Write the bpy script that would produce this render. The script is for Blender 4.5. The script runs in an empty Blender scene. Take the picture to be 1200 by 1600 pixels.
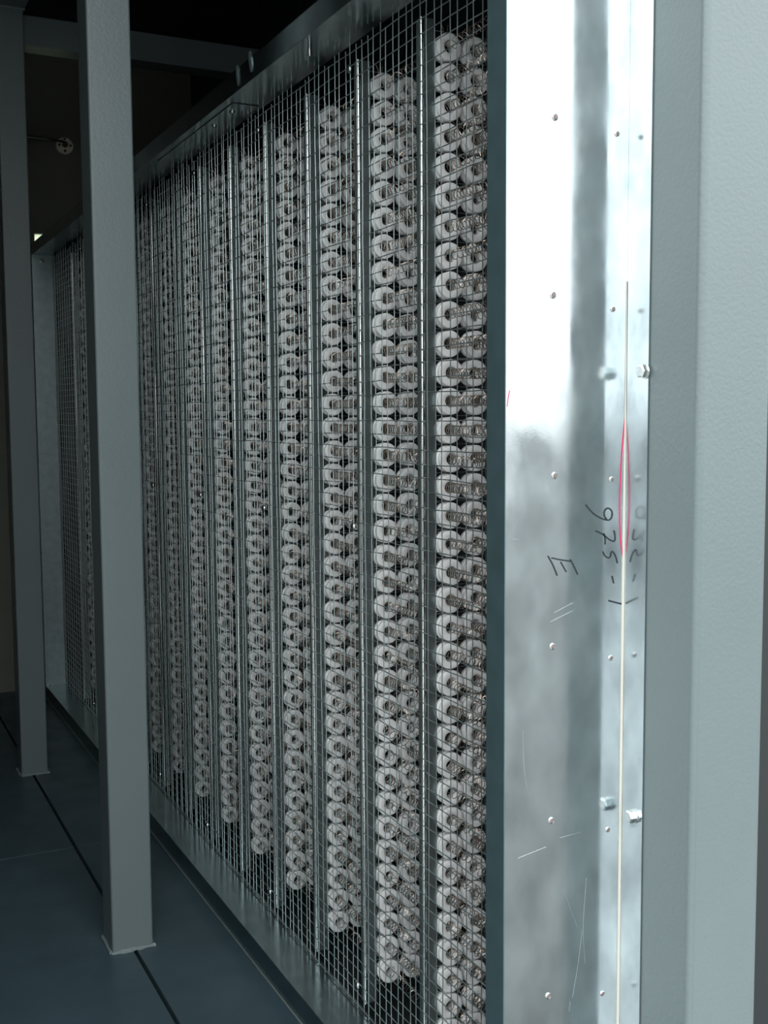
import bpy, bmesh, math, random
from mathutils import Vector, Matrix
random.seed(7)
S = bpy.context.scene
COL = S.collection

# ---------------------------------------------------------------- camera
H = 1.3621                      # eye height above the floor
F, YAW, PITCH, ROLL = 1744.8, math.radians(26.4203), math.radians(-4.9829), math.radians(-.3585)
fw = Vector((math.sin(YAW)*math.cos(PITCH), math.cos(YAW)*math.cos(PITCH), math.sin(PITCH)))
r0 = Vector((math.cos(YAW), -math.sin(YAW), 0)); u0 = r0.cross(fw)
rt = r0*math.cos(ROLL) + u0*math.sin(ROLL); up = -r0*math.sin(ROLL) + u0*math.cos(ROLL)
cd = bpy.data.cameras.new('camera'); cam = bpy.data.objects.new('camera', cd); COL.objects.link(cam)
M = Matrix((rt, up, -fw)).transposed().to_4x4(); M.translation = Vector((0, 0, H)); cam.matrix_world = M
cd.sensor_fit = 'VERTICAL'; cd.sensor_height = 36; cd.lens = F/1600*36; cd.clip_start = .02
S.camera = cam

# ---------------------------------------------------------------- light and exposure
S.view_settings.view_transform = 'Standard'; S.view_settings.look = 'None'
S.view_settings.gamma = 1; S.view_settings.use_curve_mapping = False
S.view_settings.exposure = 0
W = bpy.data.worlds.new('sky'); S.world = W; W.use_nodes = True
nt = W.node_tree; nt.nodes.clear()
tc = nt.nodes.new('ShaderNodeTexCoord'); sp = nt.nodes.new('ShaderNodeSeparateXYZ')
cr = nt.nodes.new('ShaderNodeValToRGB'); bg = nt.nodes.new('ShaderNodeBackground'); wo = nt.nodes.new('ShaderNodeOutputWorld')
nt.links.new(tc.outputs['Generated'], sp.inputs[0]); nt.links.new(sp.outputs['Z'], cr.inputs[0])
nt.links.new(cr.outputs[0], bg.inputs[0]); nt.links.new(bg.outputs[0], wo.inputs[0])
cr.color_ramp.elements[0].position = 0.0; cr.color_ramp.elements[0].color = (.46, .48, .48, 1)
e_ = cr.color_ramp.elements.new(.045); e_.color = (.86, .92, .92, 1)
cr.color_ramp.elements[1].position = .5; cr.color_ramp.elements[1].color = (.88, .96, .98, 1)
bg.inputs[1].default_value = 4.6

# ---------------------------------------------------------------- materials
def mat(name, col, rough=.5, metal=0., noise=0., nscale=20., bump=0., bscale=200., rvar=0., rscale=8., stretch=(1, 1, 1), col2=None, spec=.5):
    m = bpy.data.materials.new(name); m.use_nodes = True; n = m.node_tree; L = n.links
    b = n.nodes['Principled BSDF']; b.inputs['Base Color'].default_value = (*col, 1)
    b.inputs['Roughness'].default_value = rough; b.inputs['Metallic'].default_value = metal
    b.inputs['Specular IOR Level'].default_value = spec
    t = n.nodes.new('ShaderNodeTexCoord'); mp = n.nodes.new('ShaderNodeMapping'); mp.inputs['Scale'].default_value = stretch
    L.new(t.outputs['Object'], mp.inputs[0])
    def nz(sc, det=4):
        a = n.nodes.new('ShaderNodeTexNoise'); a.inputs['Scale'].default_value = sc; a.inputs['Detail'].default_value = det
        L.new(mp.outputs[0], a.inputs['Vector']); return a
    if noise:
        a = nz(nscale); r = n.nodes.new('ShaderNodeValToRGB')
        r.color_ramp.elements[0].position = .3; r.color_ramp.elements[1].position = .7
        r.color_ramp.elements[0].color = (*[c*(1-noise) for c in col], 1)
        r.color_ramp.elements[1].color = (*(col2 or [min(1, c*(1+noise)) for c in col]), 1)
        L.new(a.outputs['Fac'], r.inputs[0]); L.new(r.outputs[0], b.inputs['Base Color'])
    if rvar:
        a = nz(rscale, 6); r = n.nodes.new('ShaderNodeMapRange')
        r.inputs['From Min'].default_value = .3; r.inputs['From Max'].default_value = .7
        r.inputs['To Min'].default_value = max(.02, rough-rvar); r.inputs['To Max'].default_value = rough+rvar
        L.new(a.outputs['Fac'], r.inputs[0]); L.new(r.outputs[0], b.inputs['Roughness'])
    if bump:
        a = nz(bscale, 2); bp = n.nodes.new('ShaderNodeBump'); bp.inputs['Strength'].default_value = bump; bp.inputs['Distance'].default_value = .002
        L.new(a.outputs['Fac'], bp.inputs['Height']); L.new(bp.outputs[0], b.inputs['Normal'])
    return m
PAINT = mat('grey_paint', (.130, .160, .164), .36, 0, .04, 3, .25, 160)
FLOORP = mat('floor_paint', (.042, .072, .087), .4, 0, .12, 6, .12, 60, rvar=.08)
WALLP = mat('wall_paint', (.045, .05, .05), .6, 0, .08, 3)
DARKP_SHADE = mat('dark_paint_and_shade', (.02, .023, .024), .6)  # near-black that also puts shade into the ceiling and back casing colour
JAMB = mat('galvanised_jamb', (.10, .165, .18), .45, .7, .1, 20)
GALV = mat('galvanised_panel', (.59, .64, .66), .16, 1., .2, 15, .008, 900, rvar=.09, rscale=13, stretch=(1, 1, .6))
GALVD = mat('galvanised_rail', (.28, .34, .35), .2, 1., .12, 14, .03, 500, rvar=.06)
GALVS = mat('galvanised_strip', (.34, .40, .41), .34, .9, .12, 30)
BAR = mat('bright_rod', (.92, .93, .90), .13, 1.)
WIRE = mat('zinc_wire', (.36, .42, .42), .36, .92)
CER = mat('white_ceramic', (.84, .82, .81), .42, 0, .04, 40)
NICH = mat('nichrome_wire', (.42, .34, .28), .28, .95, .15, 60)
STEEL = mat('zinc_bolt', (.62, .64, .63), .25, 1., .1, 200)
RIVC = mat('rivet_core', (.20, .15, .145), .6, .2)
BLACKI = mat('black_marker', (.012, .02, .025), .5)
REDI = mat('red_marker', (.55, .02, .09), .45)
PALE = mat('pale_bead', (.50, .48, .43), .5)
SCR = mat('bare_scratch', (.62, .67, .69), .27, 1.)
SMUD = mat('pale_smear', (.62, .68, .70), .42, .9)
CREAM = mat('cream_plastic', (.88, .80, .64), .5, 0, .1, 60)
BROWN = mat('dark_brass', (.10, .075, .06), .35, .6)
WELD = mat('weld_bead', (.21, .25, .26), .3, .1, .1, 100, .4, 200)
SLAB = mat('pale_concrete', (.34, .35, .345), .85, 0, .12, 3)
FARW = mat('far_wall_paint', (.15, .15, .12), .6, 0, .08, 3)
DIRT = mat('outdoor_ground', (.075, .08, .079), .9, 0, .25, 1.5)

# ---------------------------------------------------------------- helpers
def obj(name, bm, m, parent=None, smooth=False, **tags):
    me = bpy.data.meshes.new(name); bmesh.ops.recalc_face_normals(bm, faces=bm.faces[:]); bm.to_mesh(me); bm.free()
    me.materials.append(m)
    if smooth:
        me.polygons.foreach_set('use_smooth', [True]*len(me.polygons)); me.set_sharp_from_angle(angle=math.radians(42))
    o = bpy.data.objects.new(name, me); COL.objects.link(o)
    if parent: o.parent = parent; 
    for k, v in tags.items(): o[k] = v
    return o
def zrel(z): return z + H
def box(bm, x0, x1, y0, y1, z0, z1, bev=0, seg=2):
    r = bmesh.ops.create_cube(bm, size=1)['verts']
    for v in r:
        v.co = Vector((x0+(x1-x0)*(v.co.x+.5), y0+(y1-y0)*(v.co.y+.5), z0+(z1-z0)*(v.co.z+.5)))
    if bev:
        es = list({e for v in r for e in v.link_edges})
        bmesh.ops.bevel(bm, geom=es, offset=bev, segments=seg, affect='EDGES', profile=.5)
    return bm
def lathe(bm, prof, seg=28, axis='Y', at=(0, 0, 0), closed=False):
    """prof = [(r, h)]; h runs along the axis"""
    at = Vector(at); rings = []
    for r, h in prof:
        ring = []
        for k in range(seg):
            a = 2*math.pi*k/seg; c, s = r*math.cos(a), r*math.sin(a)
            p = {'X': (h, c, s), 'Y': (c, h, s), 'Z': (c, s, h)}[axis]
            ring.append(bm.verts.new(at+Vector(p)))
        rings.append(ring)
    n = len(rings)
    for i in range(n if closed else n-1):
        a, b = rings[i], rings[(i+1) % n]
        for k in range(seg): bm.faces.new((a[k], a[(k+1) % seg], b[(k+1) % seg], b[k]))
    if not closed:
        if prof[0][0] > 1e-5: bm.faces.new(rings[0])
        if prof[-1][0] > 1e-5: bm.faces.new(rings[-1])
    return bm
def tube(bm, pts, r, sides=5, cap=True):
    pts = [Vector(p) for p in pts]; rings = []; ref = None
    for i, p in enumerate(pts):
        t = (pts[min(i+1, len(pts)-1)]-pts[max(i-1, 0)]).normalized()
        if ref is None: ref = Vector((1, 0, 0)) if abs(t.x) < .8 else Vector((0, 0, 1))
        a = (ref - t*ref.dot(t)).normalized(); b = t.cross(a); ref = a
        rr = r[i] if isinstance(r, (list, tuple)) else r
        rings.append([bm.verts.new(p+rr*(a*math.cos(2*math.pi*k/sides)+b*math.sin(2*math.pi*k/sides))) for k in range(sides)])
    for a, b in zip(rings, rings[1:]):
        for k in range(sides): bm.faces.new((a[k], a[(k+1) % sides], b[(k+1) % sides], b[k]))
    if cap: bm.faces.new(rings[0]); bm.faces.new(rings[-1])
    return bm
def hexhead(bm, at, axis='X', af=.02, h=.009, sign=-1, washer=.014):
    at = Vector(at); prof6 = [(af/2/math.cos(math.pi/6)*.97, 0), (af/2/math.cos(math.pi/6), sign*.001), (af/2/math.cos(math.pi/6), sign*h*.8), (af/2*.9, sign*h)]
    off = {'X': Vector((1, 0, 0)), 'Y': Vector((0, 1, 0)), 'Z': Vector((0, 0, 1))}[axis]*sign*.0015
    if washer: lathe(bm, [(washer, 0), (washer, sign*.0015)], 24, axis, at)
    lathe(bm, prof6, 6, axis, at+off)
    return bm
def pix(px, py, ax, v):
    """point of the place seen at photograph pixel (px, py) on the plane axis = v (z given relative to the eye)"""
    d = fw*F + rt*(px-600) - up*(py-800); p = d*(v/d[ax]); return Vector((p.x, p.y, p.z+H))
def thing(name, label, cat, loc=(0, 0, 0), group=None):
    o = bpy.data.objects.new(name, None); COL.objects.link(o); o.location = loc; o.empty_display_size = .05
    o['label'] = label; o['category'] = cat
    if group: o['group'] = group
    return o
def adopt(o, root):      # meshes are built in world coordinates; keep them in place under an offset Empty
    o.parent = root; o.matrix_parent_inverse = Matrix.Translation(-root.location); return o
def part(name, bm, m, root, smooth=False, **t): return adopt(obj(name, bm, m, None, smooth, **t), root)

YFAR = 5.72; CEIL = zrel(1.80)
XM = .8957               # front edge of the bank's frame
YP = 1.3995              # plane of the bright end panel
YE = 5.50                # far end of the bank
Y0, BAY = 1.8488, .2707  # first support strip and spacing
ZT, ZB, ZTOP = zrel(.7579), zrel(-1.2997), zrel(.8078)

# ---------------------------------------------------------------- the setting
b = bmesh.new()
xs = .648; g = .0045
for x0, x1 in ((-.17, xs-g), (xs+g, 1.75)):
    for y0, y1 in ((1.0, 3.52), (3.524, YFAR+.05)): box(b, x0, x1, y0, y1, -.02, 0, .0015, 1)
box(b, -.17, 1.75, 1.0, YFAR+.05, -.06, -.021)
obj('floor', b, FLOORP, kind='structure')
obj('ceiling', box(bmesh.new(), -.22, 1.8, 1.5, YFAR+.05, CEIL, CEIL+.04), DARKP_SHADE, kind='structure')
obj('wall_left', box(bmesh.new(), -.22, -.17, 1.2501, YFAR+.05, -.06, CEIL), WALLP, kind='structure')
obj('wall_right', box(bmesh.new(), 1.75, 1.8, 1.25, YFAR+.05, -.06, CEIL), DARKP_SHADE, kind='structure')
# far wall with a small square opening to daylight
hx0, hx1, hz0, hz1 = pix(53, 364, 1, YFAR).x, pix(53, 364, 1, YFAR).x+.16, pix(53, 364, 1, YFAR).z-.12, pix(53, 364, 1, YFAR).z
b = bmesh.new(); e = YFAR+.05
box(b, -.22, hx0, YFAR, e, -.06, CEIL); box(b, hx1, 1.8, YFAR, e, -.06, CEIL)
box(b, hx0, hx1, YFAR, e, -.06, hz0); box(b, hx0, hx1, YFAR, e, hz1, CEIL)
obj('wall_far', b, FARW, kind='structure')
b = bmesh.new()
for a in ((hx0-.002, hx1+.002, hz1-.003, hz1), (hx0-.002, hx1+.002, hz0, hz0+.003), (hx0, hx0+.003, hz0, hz1), (hx1-.003, hx1, hz0, hz1)):
    box(b, a[0], a[1], YFAR+.006, YFAR+.044, a[2], a[3])
obj('window_1', b, GALVD, kind='structure')
PANE = bpy.data.materials.new('dimming_pane'); PANE.use_nodes = True; n_ = PANE.node_tree; n_.nodes.clear()
a_ = n_.nodes.new('ShaderNodeBsdfTranslucent'); a_.inputs[0].default_value = (.80, .84, .70, 1); o_ = n_.nodes.new('ShaderNodeOutputMaterial'); n_.links.new(a_.outputs[0], o_.inputs[0])
obj('window_dimmer', box(bmesh.new(), hx0+.003, hx1-.003, YFAR+.02, YFAR+.024, hz0+.003, hz1-.003), PANE, kind='structure')  # added pane that dims the daylight through the opening
# outer wall behind the column; above the bank an unseen header added against sky light
b = bmesh.new()
box(b, .9, 1.8, YP, YP+.04, ZTOP, CEIL)
box(b, 1.15, 2.6, YP-.03, YP-.002, -.06, CEIL+.05)
obj('wall_front', b, DARKP_SHADE, kind='structure')
b = bmesh.new(); box(b, -150, 150, -150, 1.0, -1.0, -.95); obj('ground', b, DIRT, kind='structure')
obj('ground_pavement', box(bmesh.new(), -7, .98, -7, .99, -.949, -.90), SLAB, kind='structure')
obj('wall_light_block', box(bmesh.new(), -1.4, -.17, 1.21, 1.25, -.95, CEIL+.05, .004, 1), PAINT, kind='structure')  # unseen wall, added to narrow the doorway and dim the far end

# ---------------------------------------------------------------- door column
c = thing('steel_column', 'broad smooth grey painted steel column right of the bright galvanised end panel', 'column', (1.19, 1.29, 0))
part('column_body', box(bmesh.new(), 1.121, 1.2605, 1.2388, YP-.031, -.05, CEIL+.05, .011, 5), PAINT, c, True)
for p in c.children[0].data.polygons: p.use_smooth = abs(max(p.normal, key=abs)) < .999

# ---------------------------------------------------------------- posts and beams
def post(x0, x1, y, label, weld_seed, ztop=zrel(1.4726)):
    t = thing('steel_post', label, 'post', ((x0+x1)/2, y+.05, 0), 'painted square steel posts')
    o = part('post_tube', box(bmesh.new(), x0, x1, y, y+.105, 0.0, ztop, .005, 3), PAINT, t)
    for p in o.data.polygons: p.use_smooth = abs(max(p.normal, key=abs)) < .999
    rr = random.Random(weld_seed)
    def bead(z, s):
        b = bmesh.new(); pts = []
        corners = [(x0-.002, y-.002), (x1+.002, y-.002), (x1+.002, y+.107), (x0-.002, y+.107), (x0-.002, y-.002)]
        for (ax, ay), (bx, by) in zip(corners, corners[1:]):
            for k in range(14): pts.append((ax+(bx-ax)*k/14+rr.uniform(-1, 1)*.0012, ay+(by-ay)*k/14+rr.uniform(-1, 1)*.0012, z))
        tube(b, pts, [s*rr.uniform(.65, 1.4) for _ in pts], 6); return b
    part('weld_bead', bead(.003, .0048), WELD, t, True)
    part('weld_bead', bead(ztop-.003, .004), WELD, t, True)
    return t
post(.5905, .6957, 2.7531, 'nearer tall square grey steel post welded to the floor in front of the mesh', 1)
post(.6045, .7026, 4.3241, 'farther square grey steel post at the left, dim, behind the nearer post', 2)
t = thing('ceiling_beam', 'dark grey steel beam lying along the tops of the two posts', 'beam', (.65, 3.6, zrel(1.4726)))
part('beam_body', box(bmesh.new(), .59, .71, 2.3, YFAR, zrel(1.4727), zrel(1.60), .004, 2), PAINT, t)
t = thing('cross_beam', 'dim grey beam crossing to the right from the top of the farther post', 'beam', (1.2, 4.5, zrel(1.385)))
part('beam_body', box(bmesh.new(), .712, 1.75, 4.45, 4.55, zrel(1.385), zrel(1.495), .004, 2), PAINT, t)

# disc with rod on the far wall
dc = pix(100.5, 228.5, 1, YFAR); px_m = (pix(110.5, 228.5, 1, YFAR)-dc).x/10
t = thing('wall_flange', 'small round cream disc on the dark far wall with a thin rod running left', 'fitting', (dc.x, YFAR, dc.z))
rd = 13.3*px_m
b = bmesh.new(); lathe(b, [(rd, 0), (rd, -.009), (rd*.94, -.012), (rd*.3, -.012)], 36, 'Y', (dc.x, YFAR, dc.z)); part('disc', b, CREAM, t)
b = bmesh.new(); lathe(b, [(rd*.33, -.012), (rd*.33, -.028), (rd*.25, -.031)], 24, 'Y', (dc.x, YFAR, dc.z+.1*rd))
part('boss', b, BROWN, t, True)
for ax, az in ((-.62, .05), (.66, .05), (.02, -.6), (0.02, .78)):
    b = bmesh.new(); lathe(b, [(rd*.15, -.011), (rd*.15, -.015), (rd*.08, -.018)], 14, 'Y', (dc.x+ax*rd, YFAR, dc.z+az*rd)); part('screw', b, STEEL if az > .5 else BROWN, t, True)
b = bmesh.new(); tube(b, [(dc.x, YFAR-.02, dc.z+.1*rd), (dc.x, YFAR-.035, dc.z+.2*rd), (dc.x-.012, YFAR-.047, dc.z+.25*rd), (dc.x-.1, YFAR-.05, dc.z+.35*rd), (dc.x-.42, YFAR-.05, dc.z+.45*rd)], .006, 10)
part('rod', b, STEEL, t, True)

# ---------------------------------------------------------------- bank housing
hs = thing('heater_housing', 'long galvanised sheet housing around the mesh with its bright riveted end panel', 'housing', (1.1, 3.4, 0))
XF = 1.1175
b = bmesh.new(); box(b, XM+.0012, XF, YP, YP+.0016, .004, 2.35); ep = part('end_panel', b, GALV, hs, label='bright mirror-like galvanised end panel with black handwriting')
b = bmesh.new(); box(b, XF+.0002, XF+.0018, YP-.0527, YP+.0016, .004, 2.35); fl = part('end_flange', b, GALV, hs, label='narrow folded flange bolted to the grey column')
# pale bead down the fold, widening downwards
b = bmesh.new(); pts = []; rs = []
for k in range(40):
    z = pix(984, 440, 1, YP).z*(1-k/39)+.01*(k/39); pts.append((XF-.0008, YP-.0006, z)); rs.append(.0004+.0023*min(1, k/14))
tube(b, pts, rs, 8); adopt(obj('seam_bead', b, PALE, None, True, label='pale line down the fold'), hs)
# top rail: soffit + fascia + top
b = bmesh.new()
box(b, XM+.0016, 1.0, YP+.05, YE, ZT, ZT+.0016)
box(b, XM, XM+.0016, YP+.002, YE+.07, ZT-.0, ZTOP, .0005, 1)
box(b, XM, 1.36, YP+.002, YE+.07, ZTOP-.0016, ZTOP)
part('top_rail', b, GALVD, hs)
b = bmesh.new()
box(b, XM+.0016, 1.0, YP+.05, YE, ZB-.0016, ZB)
box(b, XM, XM+.0016, YP+.002, YE+.07, .001, ZB, .0005, 1)
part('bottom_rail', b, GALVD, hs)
b = bmesh.new()
box(b, XM, XM+.0016, YP, YP+.052, .002, ZTOP, .0005, 1); box(b, XM+.0016, 1.0, YP+.0504, YP+.052, .002, ZTOP)
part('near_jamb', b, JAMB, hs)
b = bmesh.new()
box(b, XM, 1.0, YE, YE+.0016, ZB, ZT); box(b, XM, XM+.0016, YE+.0016, YE+.07, .002, ZTOP)
part('far_jamb', b, GALVS, hs)
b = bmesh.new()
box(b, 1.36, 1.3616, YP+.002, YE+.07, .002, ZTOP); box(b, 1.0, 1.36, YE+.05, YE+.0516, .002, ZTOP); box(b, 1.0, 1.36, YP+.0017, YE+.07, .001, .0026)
part('back_casing', b, DARKP_SHADE, hs)
# thin grey lip standing in for the highlight along the floor edge
b = bmesh.new(); box(b, XM-.005, XM-.0002, YP+.002, YE+.07, .0002, .006, .001, 1); part('highlight_lip', b, PAINT, hs)
# splice plate under the soffit with its screws
b = bmesh.new(); box(b, XM+.022, .985, 2.66, 3.35, ZT-.0022, ZT-.0002); sp_ = part('splice_plate', b, GALVD, hs)
for q_ in ((335, 197), (363, 175)):
    p = pix(*q_, 2, ZT-.003-H); b = bmesh.new(); lathe(b, [(.0085, ZT-.0022), (.0085, ZT-.0035), (.006, ZT-.0035), (.0055, ZT-.006), (.003, ZT-.0075)], 16, 'Z', (p.x, p.y, 0)); part('screw', b, STEEL, hs, True)
# bent tabs on the fascia, bolt under the soffit
for (px, py) in ((372, 118), (392, 96)):
    p = pix(px, py, 0, XM); b = bmesh.new(); rr = random.Random(px)
    tube(b, [(XM-.001, p.y+rr.uniform(-.002, .002), p.z+.022), (XM-.003, p.y, p.z+.018), (XM-.004, p.y+.002, p.z+.006), (XM-.004, p.y-.002, p.z-.006), (XM-.003, p.y-.003, p.z-.019), (XM-.001, p.y-.002, p.z-.024)], [.003, .0075, .0060, .0065, .0055, .002], 7)
    for v in b.verts: v.co.x = XM+(v.co.x-XM)*.45
    part('rail_tab', b, WIRE, hs, True)
p = pix(477, 92, 0, XM+.02); b = bmesh.new(); lathe(b, [(.004, ZT), (.004, ZT-.018), (.003, ZT-.02)], 10, 'Z', (XM+.03, p.y, 0)); part('bolt_end', b, STEEL, hs, True)
# rivets
RL = [(867, 183), (864, 461), (866.5, 743), (863.5, 1010), (861.5, 1282), (856.5, 1556)]
RR = [(964, 209), (957.5, 483), (955.5, 749), (954, 1028), (949.5, 1296), (941, 1552)]
for i, (px, py) in enumerate(RL+RR):
    p = pix(px, py, 1, YP); s = 1 if i < 6 else .82
    b = bmesh.new(); lathe(b, [(.0056*s, 0), (.0056*s, -.0006), (.0050*s, -.0014), (.0040*s, -.0019), (.0036*s, -.0015), (.0036*s, -.0009)], 22, 'Y', (p.x, YP, p.z)); r_ = part('rivet', b, STEEL, hs, True)
    b = bmesh.new(); lathe(b, [(.0036*s, -.001), (.0034*s, -.0022), (.0014*s, -.0025)], 12, 'Y', (p.x, YP, p.z))
    k = obj('rivet_core', b, RIVC, None, True); k.parent = r_
for (px, py) in ((1003, 580), (985, 1276)):
    p = pix(px, py, 0, XF-.006); b = hexhead(bmesh.new(), (XF, p.y, p.z), 'X', .0185, .010, -1, .0118); part('hex_bolt', b, STEEL, hs)
for (px, py, X) in ((66, 408, 'j'), (80, 392, 'j'), (66, 1074, 'j')):
    p = pix(px, py, 1, YE-.003); b = hexhead(bmesh.new(), (max(XM+.015, p.x), YE, p.z), 'Y', .016, .01, -1, .012); part('hex_bolt', b, STEEL, hs)
# handwriting, red pencil arc and scratches lie on the end panel
def stroke(b, pts, w, sc, ox, oy, smooth=True):
    P = [Vector((ox+x/sc, oy+y/sc, 0)) for x, y in pts]
    if smooth and len(P) > 2:
        Q = []
        for i in range(len(P)-1):
            a, c0, c1, d = P[max(i-1, 0)], P[i], P[i+1], P[min(i+2, len(P)-1)]
            for k in range(6):
                t = k/6; Q.append(.5*((2*c0)+(c1-a)*t+(2*a-5*c0+4*c1-d)*t*t+(-a+3*c0-3*c1+d)*t**3))
        P = Q+[P[-1]]
    n = len(P); prev = None
    for i, p in enumerate(P):
        t = (P[min(i+1, n-1)]-P[max(i-1, 0)]).normalized(); nn = Vector((-t.y, t.x, 0))*w/2
        A = [pix(q.x, q.y, 1, YP-.00035) for q in (p-nn, p+nn)]
        vs = [bm_.verts.new(v) for bm_, v in ((b, A[0]), (b, A[1]))]
        if prev: b.faces.new((prev[0], prev[1], vs[1], vs[0]))
        prev = vs
def deepen(b):   # give ink strokes their thin thickness back to the panel
    r = bmesh.ops.extrude_face_region(b, geom=b.faces[:])
    for v in [g_ for g_ in r['geom'] if isinstance(g_, bmesh.types.BMVert)]: v.co.y += .0003
    return b
a6 = (6.667, 840, 760)
b = bmesh.new()
stroke(b, [(500, 190), (560, 262), (620, 310), (690, 343), (745, 350), (772, 320), (776, 265), (745, 230), (712, 235), (694, 272), (700, 315), (722, 345)], 2.5, *a6)
stroke(b, [(795, 458), (806, 510), (806, 555), (790, 571), (745, 552), (680, 500), (603, 462)], 2.5, *a6)
stroke(b, [(690, 487), (704, 540), (705, 605)], 2.2, *a6)
stroke(b, [(680, 677), (700, 720), (738, 745), (760, 725), (765, 692), (780, 678), (805, 710), (820, 750), (832, 802)], 2.4, *a6)
stroke(b, [(775, 932), (795, 1010)], 2.5, *a6, False)
stroke(b, [(738, 1190), (875, 1225)], 2.8, *a6, False)
k = obj('handwritten_number', deepen(b), BLACKI, None, label='black handwritten 975-1'); k.parent = ep; k.matrix_parent_inverse = Matrix.Identity(4)
b = bmesh.new()
stroke(b, [(108, 725), (160, 820), (205, 930)], 2.4, *a6); stroke(b, [(145, 745), (240, 765), (345, 780)], 2.4, *a6)
stroke(b, [(240, 785), (300, 892)], 2.2, *a6, False); stroke(b, [(340, 760), (380, 835), (420, 920)], 2.4, *a6)
k = obj('handwritten_letter', deepen(b), BLACKI, None, label='black handwritten E'); k.parent = ep
a2 = (2.857, 780, 520)
b = bmesh.new()
stroke(b, [(571, 300), (553, 470), (544, 600), (538, 750), (540, 900), (553, 1005)], 1.9, *a2)
stroke(b, [(47, 258), (40, 295), (36, 330)], 1.2, *a2)
k = obj('red_marking', deepen(b), REDI, None, label='red marker arc along the fold'); k.parent = ep
b = bmesh.new(); a5 = (2.857, 780, 1040)
for L_ in ([(288, 1000), (320, 1090), (350, 1170)], [(372, 1180), (352, 1340), (328, 1480)], [(318, 1500), (313, 1545)], [(106, 290), (112, 460), (126, 550)],
           [(270, 770), (370, 742)], [(390, 950), (376, 1160), (384, 1330)], [(85, 860), (210, 810)]):
    stroke(b, L_, .4, *a5)
for L_ in ([(230, 1290), (330, 1240)], [(245, 1250), (330, 1205)], [(60, 920), (90, 922)]):
    stroke(b, L_, .35, *a2)
k = obj('scratch_marks', deepen(b), SCR, None, label='fine pale scratches'); k.parent = ep
for k in ep.children: k.matrix_parent_inverse = Matrix.Identity(4)

# ---------------------------------------------------------------- wire screen
ws = thing('wire_screen', 'large galvanised square wire mesh screen covering the rows of ceramic rings', 'wire mesh', (.99, 3.4, ZB))
b = bmesh.new(); rr = random.Random(3); XW = .990; ys = YP+.058; py_, pz_ = BAY/10, .0267; ys = Y0-1.5*BAY-.0*py_; ys = Y0+.5*py_-17*py_
while ys < YP+.052: ys += py_
nv = int((YE-.01-ys)/py_); nh = int((ZT-ZB)/pz_)
wob = lambda a, s: .0016*math.sin(a*2.3+s)+.0010*math.sin(a*6.1+s*2.7)
for i in range(nv+1):
    y = ys+i*py_+rr.uniform(-.0012, .0012); s = rr.uniform(0, 6); top = ZT-.002-rr.choice((0, 0, .004, .01, .018)); n = 26
    tube(b, [(XW+.0011*(-1)**i+.0012*math.sin(k*.9+s), y+wob(k*.4, s)*.8, ZB+.001+(top-ZB-.001)*k/n) for k in range(n+1)], .00108, 5)
for j in range(nh+1):
    z = ZB+.006+j*pz_+rr.uniform(-.0008, .0008); s = rr.uniform(0, 6); n = 60
    tube(b, [(XW-.0011*(-1)**j, YP+.053+(YE-.002-YP-.053)*k/n, z+wob(k*.5, s)*.8) for k in range(n+1)], .00108, 5)
part('wire_grid', b, WIRE, ws, True)
def screw_on_screen(y, z):
    b = bmesh.new(); lathe(b, [(.0085, XW-.0025), (.0085, XW-.0045), (.0075, XW-.0065), (.0045, XW-.009), (.001, XW-.0095)], 18, 'X', (0, y, z)); part('screw', b, STEEL, ws, True)
for n in (-1, 1, 3, 5, 7, 9, 11):
    yb = Y0+n*BAY+.012
    screw_on_screen(yb, zrel(.7579-.055)); screw_on_screen(yb, zrel(-.235 if n > 0 else -.02)); screw_on_screen(yb, zrel(-1.245))

# ---------------------------------------------------------------- support strips with ceramic rings
NR = 36; XR = (1.0546, 1.1110); ZR = [zrel(.6731-k*(.6731+1.2183)/(NR-1)) for k in range(NR)]; PZ = (.6731+1.2183)/(NR-1)
R_, r_ = .0253, .0118
b = bmesh.new()
lathe(b, [(r_, -.0118), (r_+.0012, -.0128), (R_-.0025, -.0128), (R_-.0006, -.0120), (R_, -.0100), (R_, -.0032), (R_-.0009, -.0022), (R_-.004, -.0018), (R_-.004, .0018), (R_-.0009, .0022), (R_, .0032), (R_, .0100), (R_-.0006, .0120), (R_-.0025, .0128), (r_+.0012, .0128), (r_, .0118)], 36, 'Y', (0, 0, 0), True)
ring_obj = obj('ceramic_insulator', b, CER, None, True); ring_me = ring_obj.data; bpy.data.objects.remove(ring_obj)
ZBT, ZBB = zrel(.7197), zrel(-1.285)
def strip_mesh():
    b = bmesh.new()
    box(b, 1.004, 1.0275, -.0008, .0008, ZBB-H, ZBT-H)                 # sheet flange behind the screen
    box(b, 1.1385, 1.165, -.0008, .0008, ZBB-H, ZBT-H)                # rear flange
    box(b, 1.0, 1.0016, .003, .019, ZBB-H, ZBT-H, .0004, 1)              # face turned back behind the rod
    for k in range(NR+1):
        z = ZR[0]-H+PZ/2-k*PZ; box(b, 1.027, 1.139, -.0009, .0009, z-.0007, z+.0007)
    return b
sm = obj('strip_frame', strip_mesh(), GALVS); strip_me = sm.data; bpy.data.objects.remove(sm)
b = bmesh.new(); tube(b, [(1.0008, 0, ZBB-H), (1.0008, 0, ZBT-H)], .0042, 14); bo = obj('front_rod', b, BAR, None, True); rod_me = bo.data; bpy.data.objects.remove(bo)
tie_mes = []
for sg in (-1, 1):
    b = bmesh.new(); tube(b, [(sg*.004-.004, 0, ZR[0]-H+.024), (sg*.005-.004, sg*.001, ZR[0]-H+.032), (sg*.009-.006, sg*.002, ZR[0]-H+.041)], .0008, 5)
    bo = obj('tie_wire', b, NICH, None, True); tie_mes.append(bo.data); bpy.data.objects.remove(bo)
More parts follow.
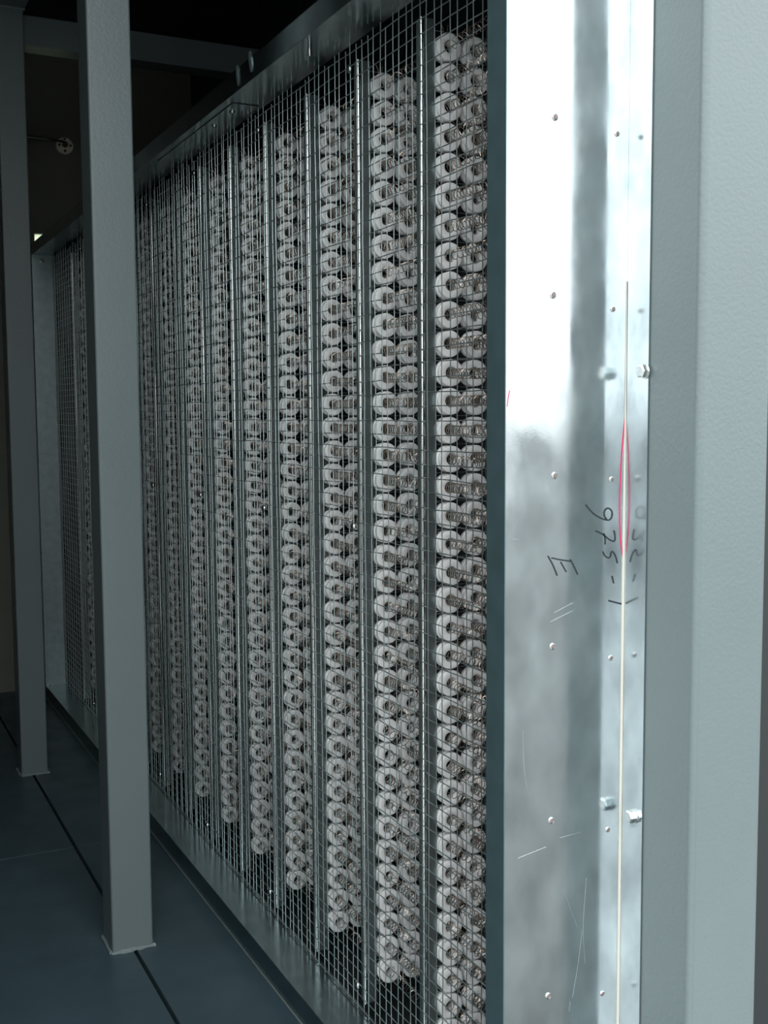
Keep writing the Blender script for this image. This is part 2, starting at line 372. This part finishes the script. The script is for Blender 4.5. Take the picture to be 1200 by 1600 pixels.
ORD = ['first', 'second', 'third', 'fourth', 'fifth', 'sixth', 'seventh', 'eighth', 'ninth', 'tenth', 'eleventh', 'twelfth', 'thirteenth', 'fourteenth', 'fifteenth', 'sixteenth', 'seventeenth', 'eighteenth', 'nineteenth', 'twentieth',
       'twenty-first', 'twenty-second', 'twenty-third', 'twenty-fourth', 'twenty-fifth', 'twenty-sixth', 'twenty-seventh', 'twenty-eighth', 'twenty-ninth', 'thirtieth', 'thirty-first', 'thirty-second', 'thirty-third', 'thirty-fourth', 'thirty-fifth', 'thirty-sixth']
def child(name, me, root, loc, rot=None):
    o = bpy.data.objects.new(name, me); COL.objects.link(o); o.parent = root; o.location = loc
    if rot: o.rotation_euler = rot
    return o
rr = random.Random(11); ringpos = {}
NS = 13
for n in range(NS):
    y = Y0+n*BAY
    where = 'nearest the bright end panel' if n == 0 else ('%s from the bright end panel' % ORD[n])
    t = thing('support_strip', 'upright galvanised strip carrying stacked white ceramic rings, ' + where, 'heater support', (0, y, H), 'upright strips carrying ceramic rings')
    child('strip_frame', strip_me, t, (0, 0, 0)); child('front_rod', rod_me, t, (0, 0, 0)); [child('tie_wire', m_, t, (XX, 0, 0)) for m_ in tie_mes for XX in XR]
    for k in range(NR):
        for j, XX in enumerate(XR):
            dx, dy = rr.uniform(-.0012, .0012), rr.choice((0, 0, -.002, .002, .003))+rr.uniform(-.0008, .0008)
            child('ceramic_insulator', ring_me, t, (XX+dx, dy-.001, ZR[k]-H-.0008), (rr.uniform(-.04, .04), rr.uniform(0, 6.28), rr.uniform(-.06, .06)))

# ---------------------------------------------------------------- heating coils (three long coils wound differently, shared by the rows)
def coil_mesh(seed):
    rr = random.Random(seed); b = bmesh.new(); pts = []; y = YP+.075 ; ph = rr.uniform(0, 6); end = Y0+(NS-1)*BAY+.06
    base = rr.choice((.0155, .0180, .0205)); seg = 9
    bay_p = [base*rr.uniform(.75, 1.25) for _ in range(NS+2)]; sag = [rr.uniform(.0005, .004) for _ in range(NS+2)]; sw = [rr.uniform(-.002, .002) for _ in range(NS+2)]
    while y < end:
        f = (y-(Y0-BAY))/BAY; i = max(0, min(NS+1, int(f))); u = f-math.floor(f)
        p = bay_p[i]*(1+.35*math.sin(3*u*math.pi+i+seed)); y += p/seg; ph += 2*math.pi/seg
        s = math.sin(math.pi*u); r = .0094
        pts.append((r*math.cos(ph)+sw[i]*s, y, r*math.sin(ph)-sag[i]*s-.001))
    tube(b, pts, .00085, 4)
    o = obj('heating_coil', b, NICH, None, True); me = o.data; bpy.data.objects.remove(o); return me
cms = [coil_mesh(s) for s in (1, 2, 3, 4, 5)]
rr = random.Random(5)
for j, XX in enumerate(XR):
    for k in range(NR):
        o = bpy.data.objects.new('heating_coil', cms[rr.randrange(5)]); COL.objects.link(o)
        o.location = (XX, 0, ZR[k]-.001); o.rotation_euler = (0, rr.choice((0, 1.5, 3.1, 4.4)), 0)
        row = 'topmost row' if k == 0 else ('lowest row' if k == NR-1 else '%s row from the top' % ORD[k])
        o['label'] = 'brown spiral wire through the %s ceramic rings, %s' % ('front' if j == 0 else 'rear', row)
        o['category'] = 'heating coil'; o['group'] = 'spiral heating wires'
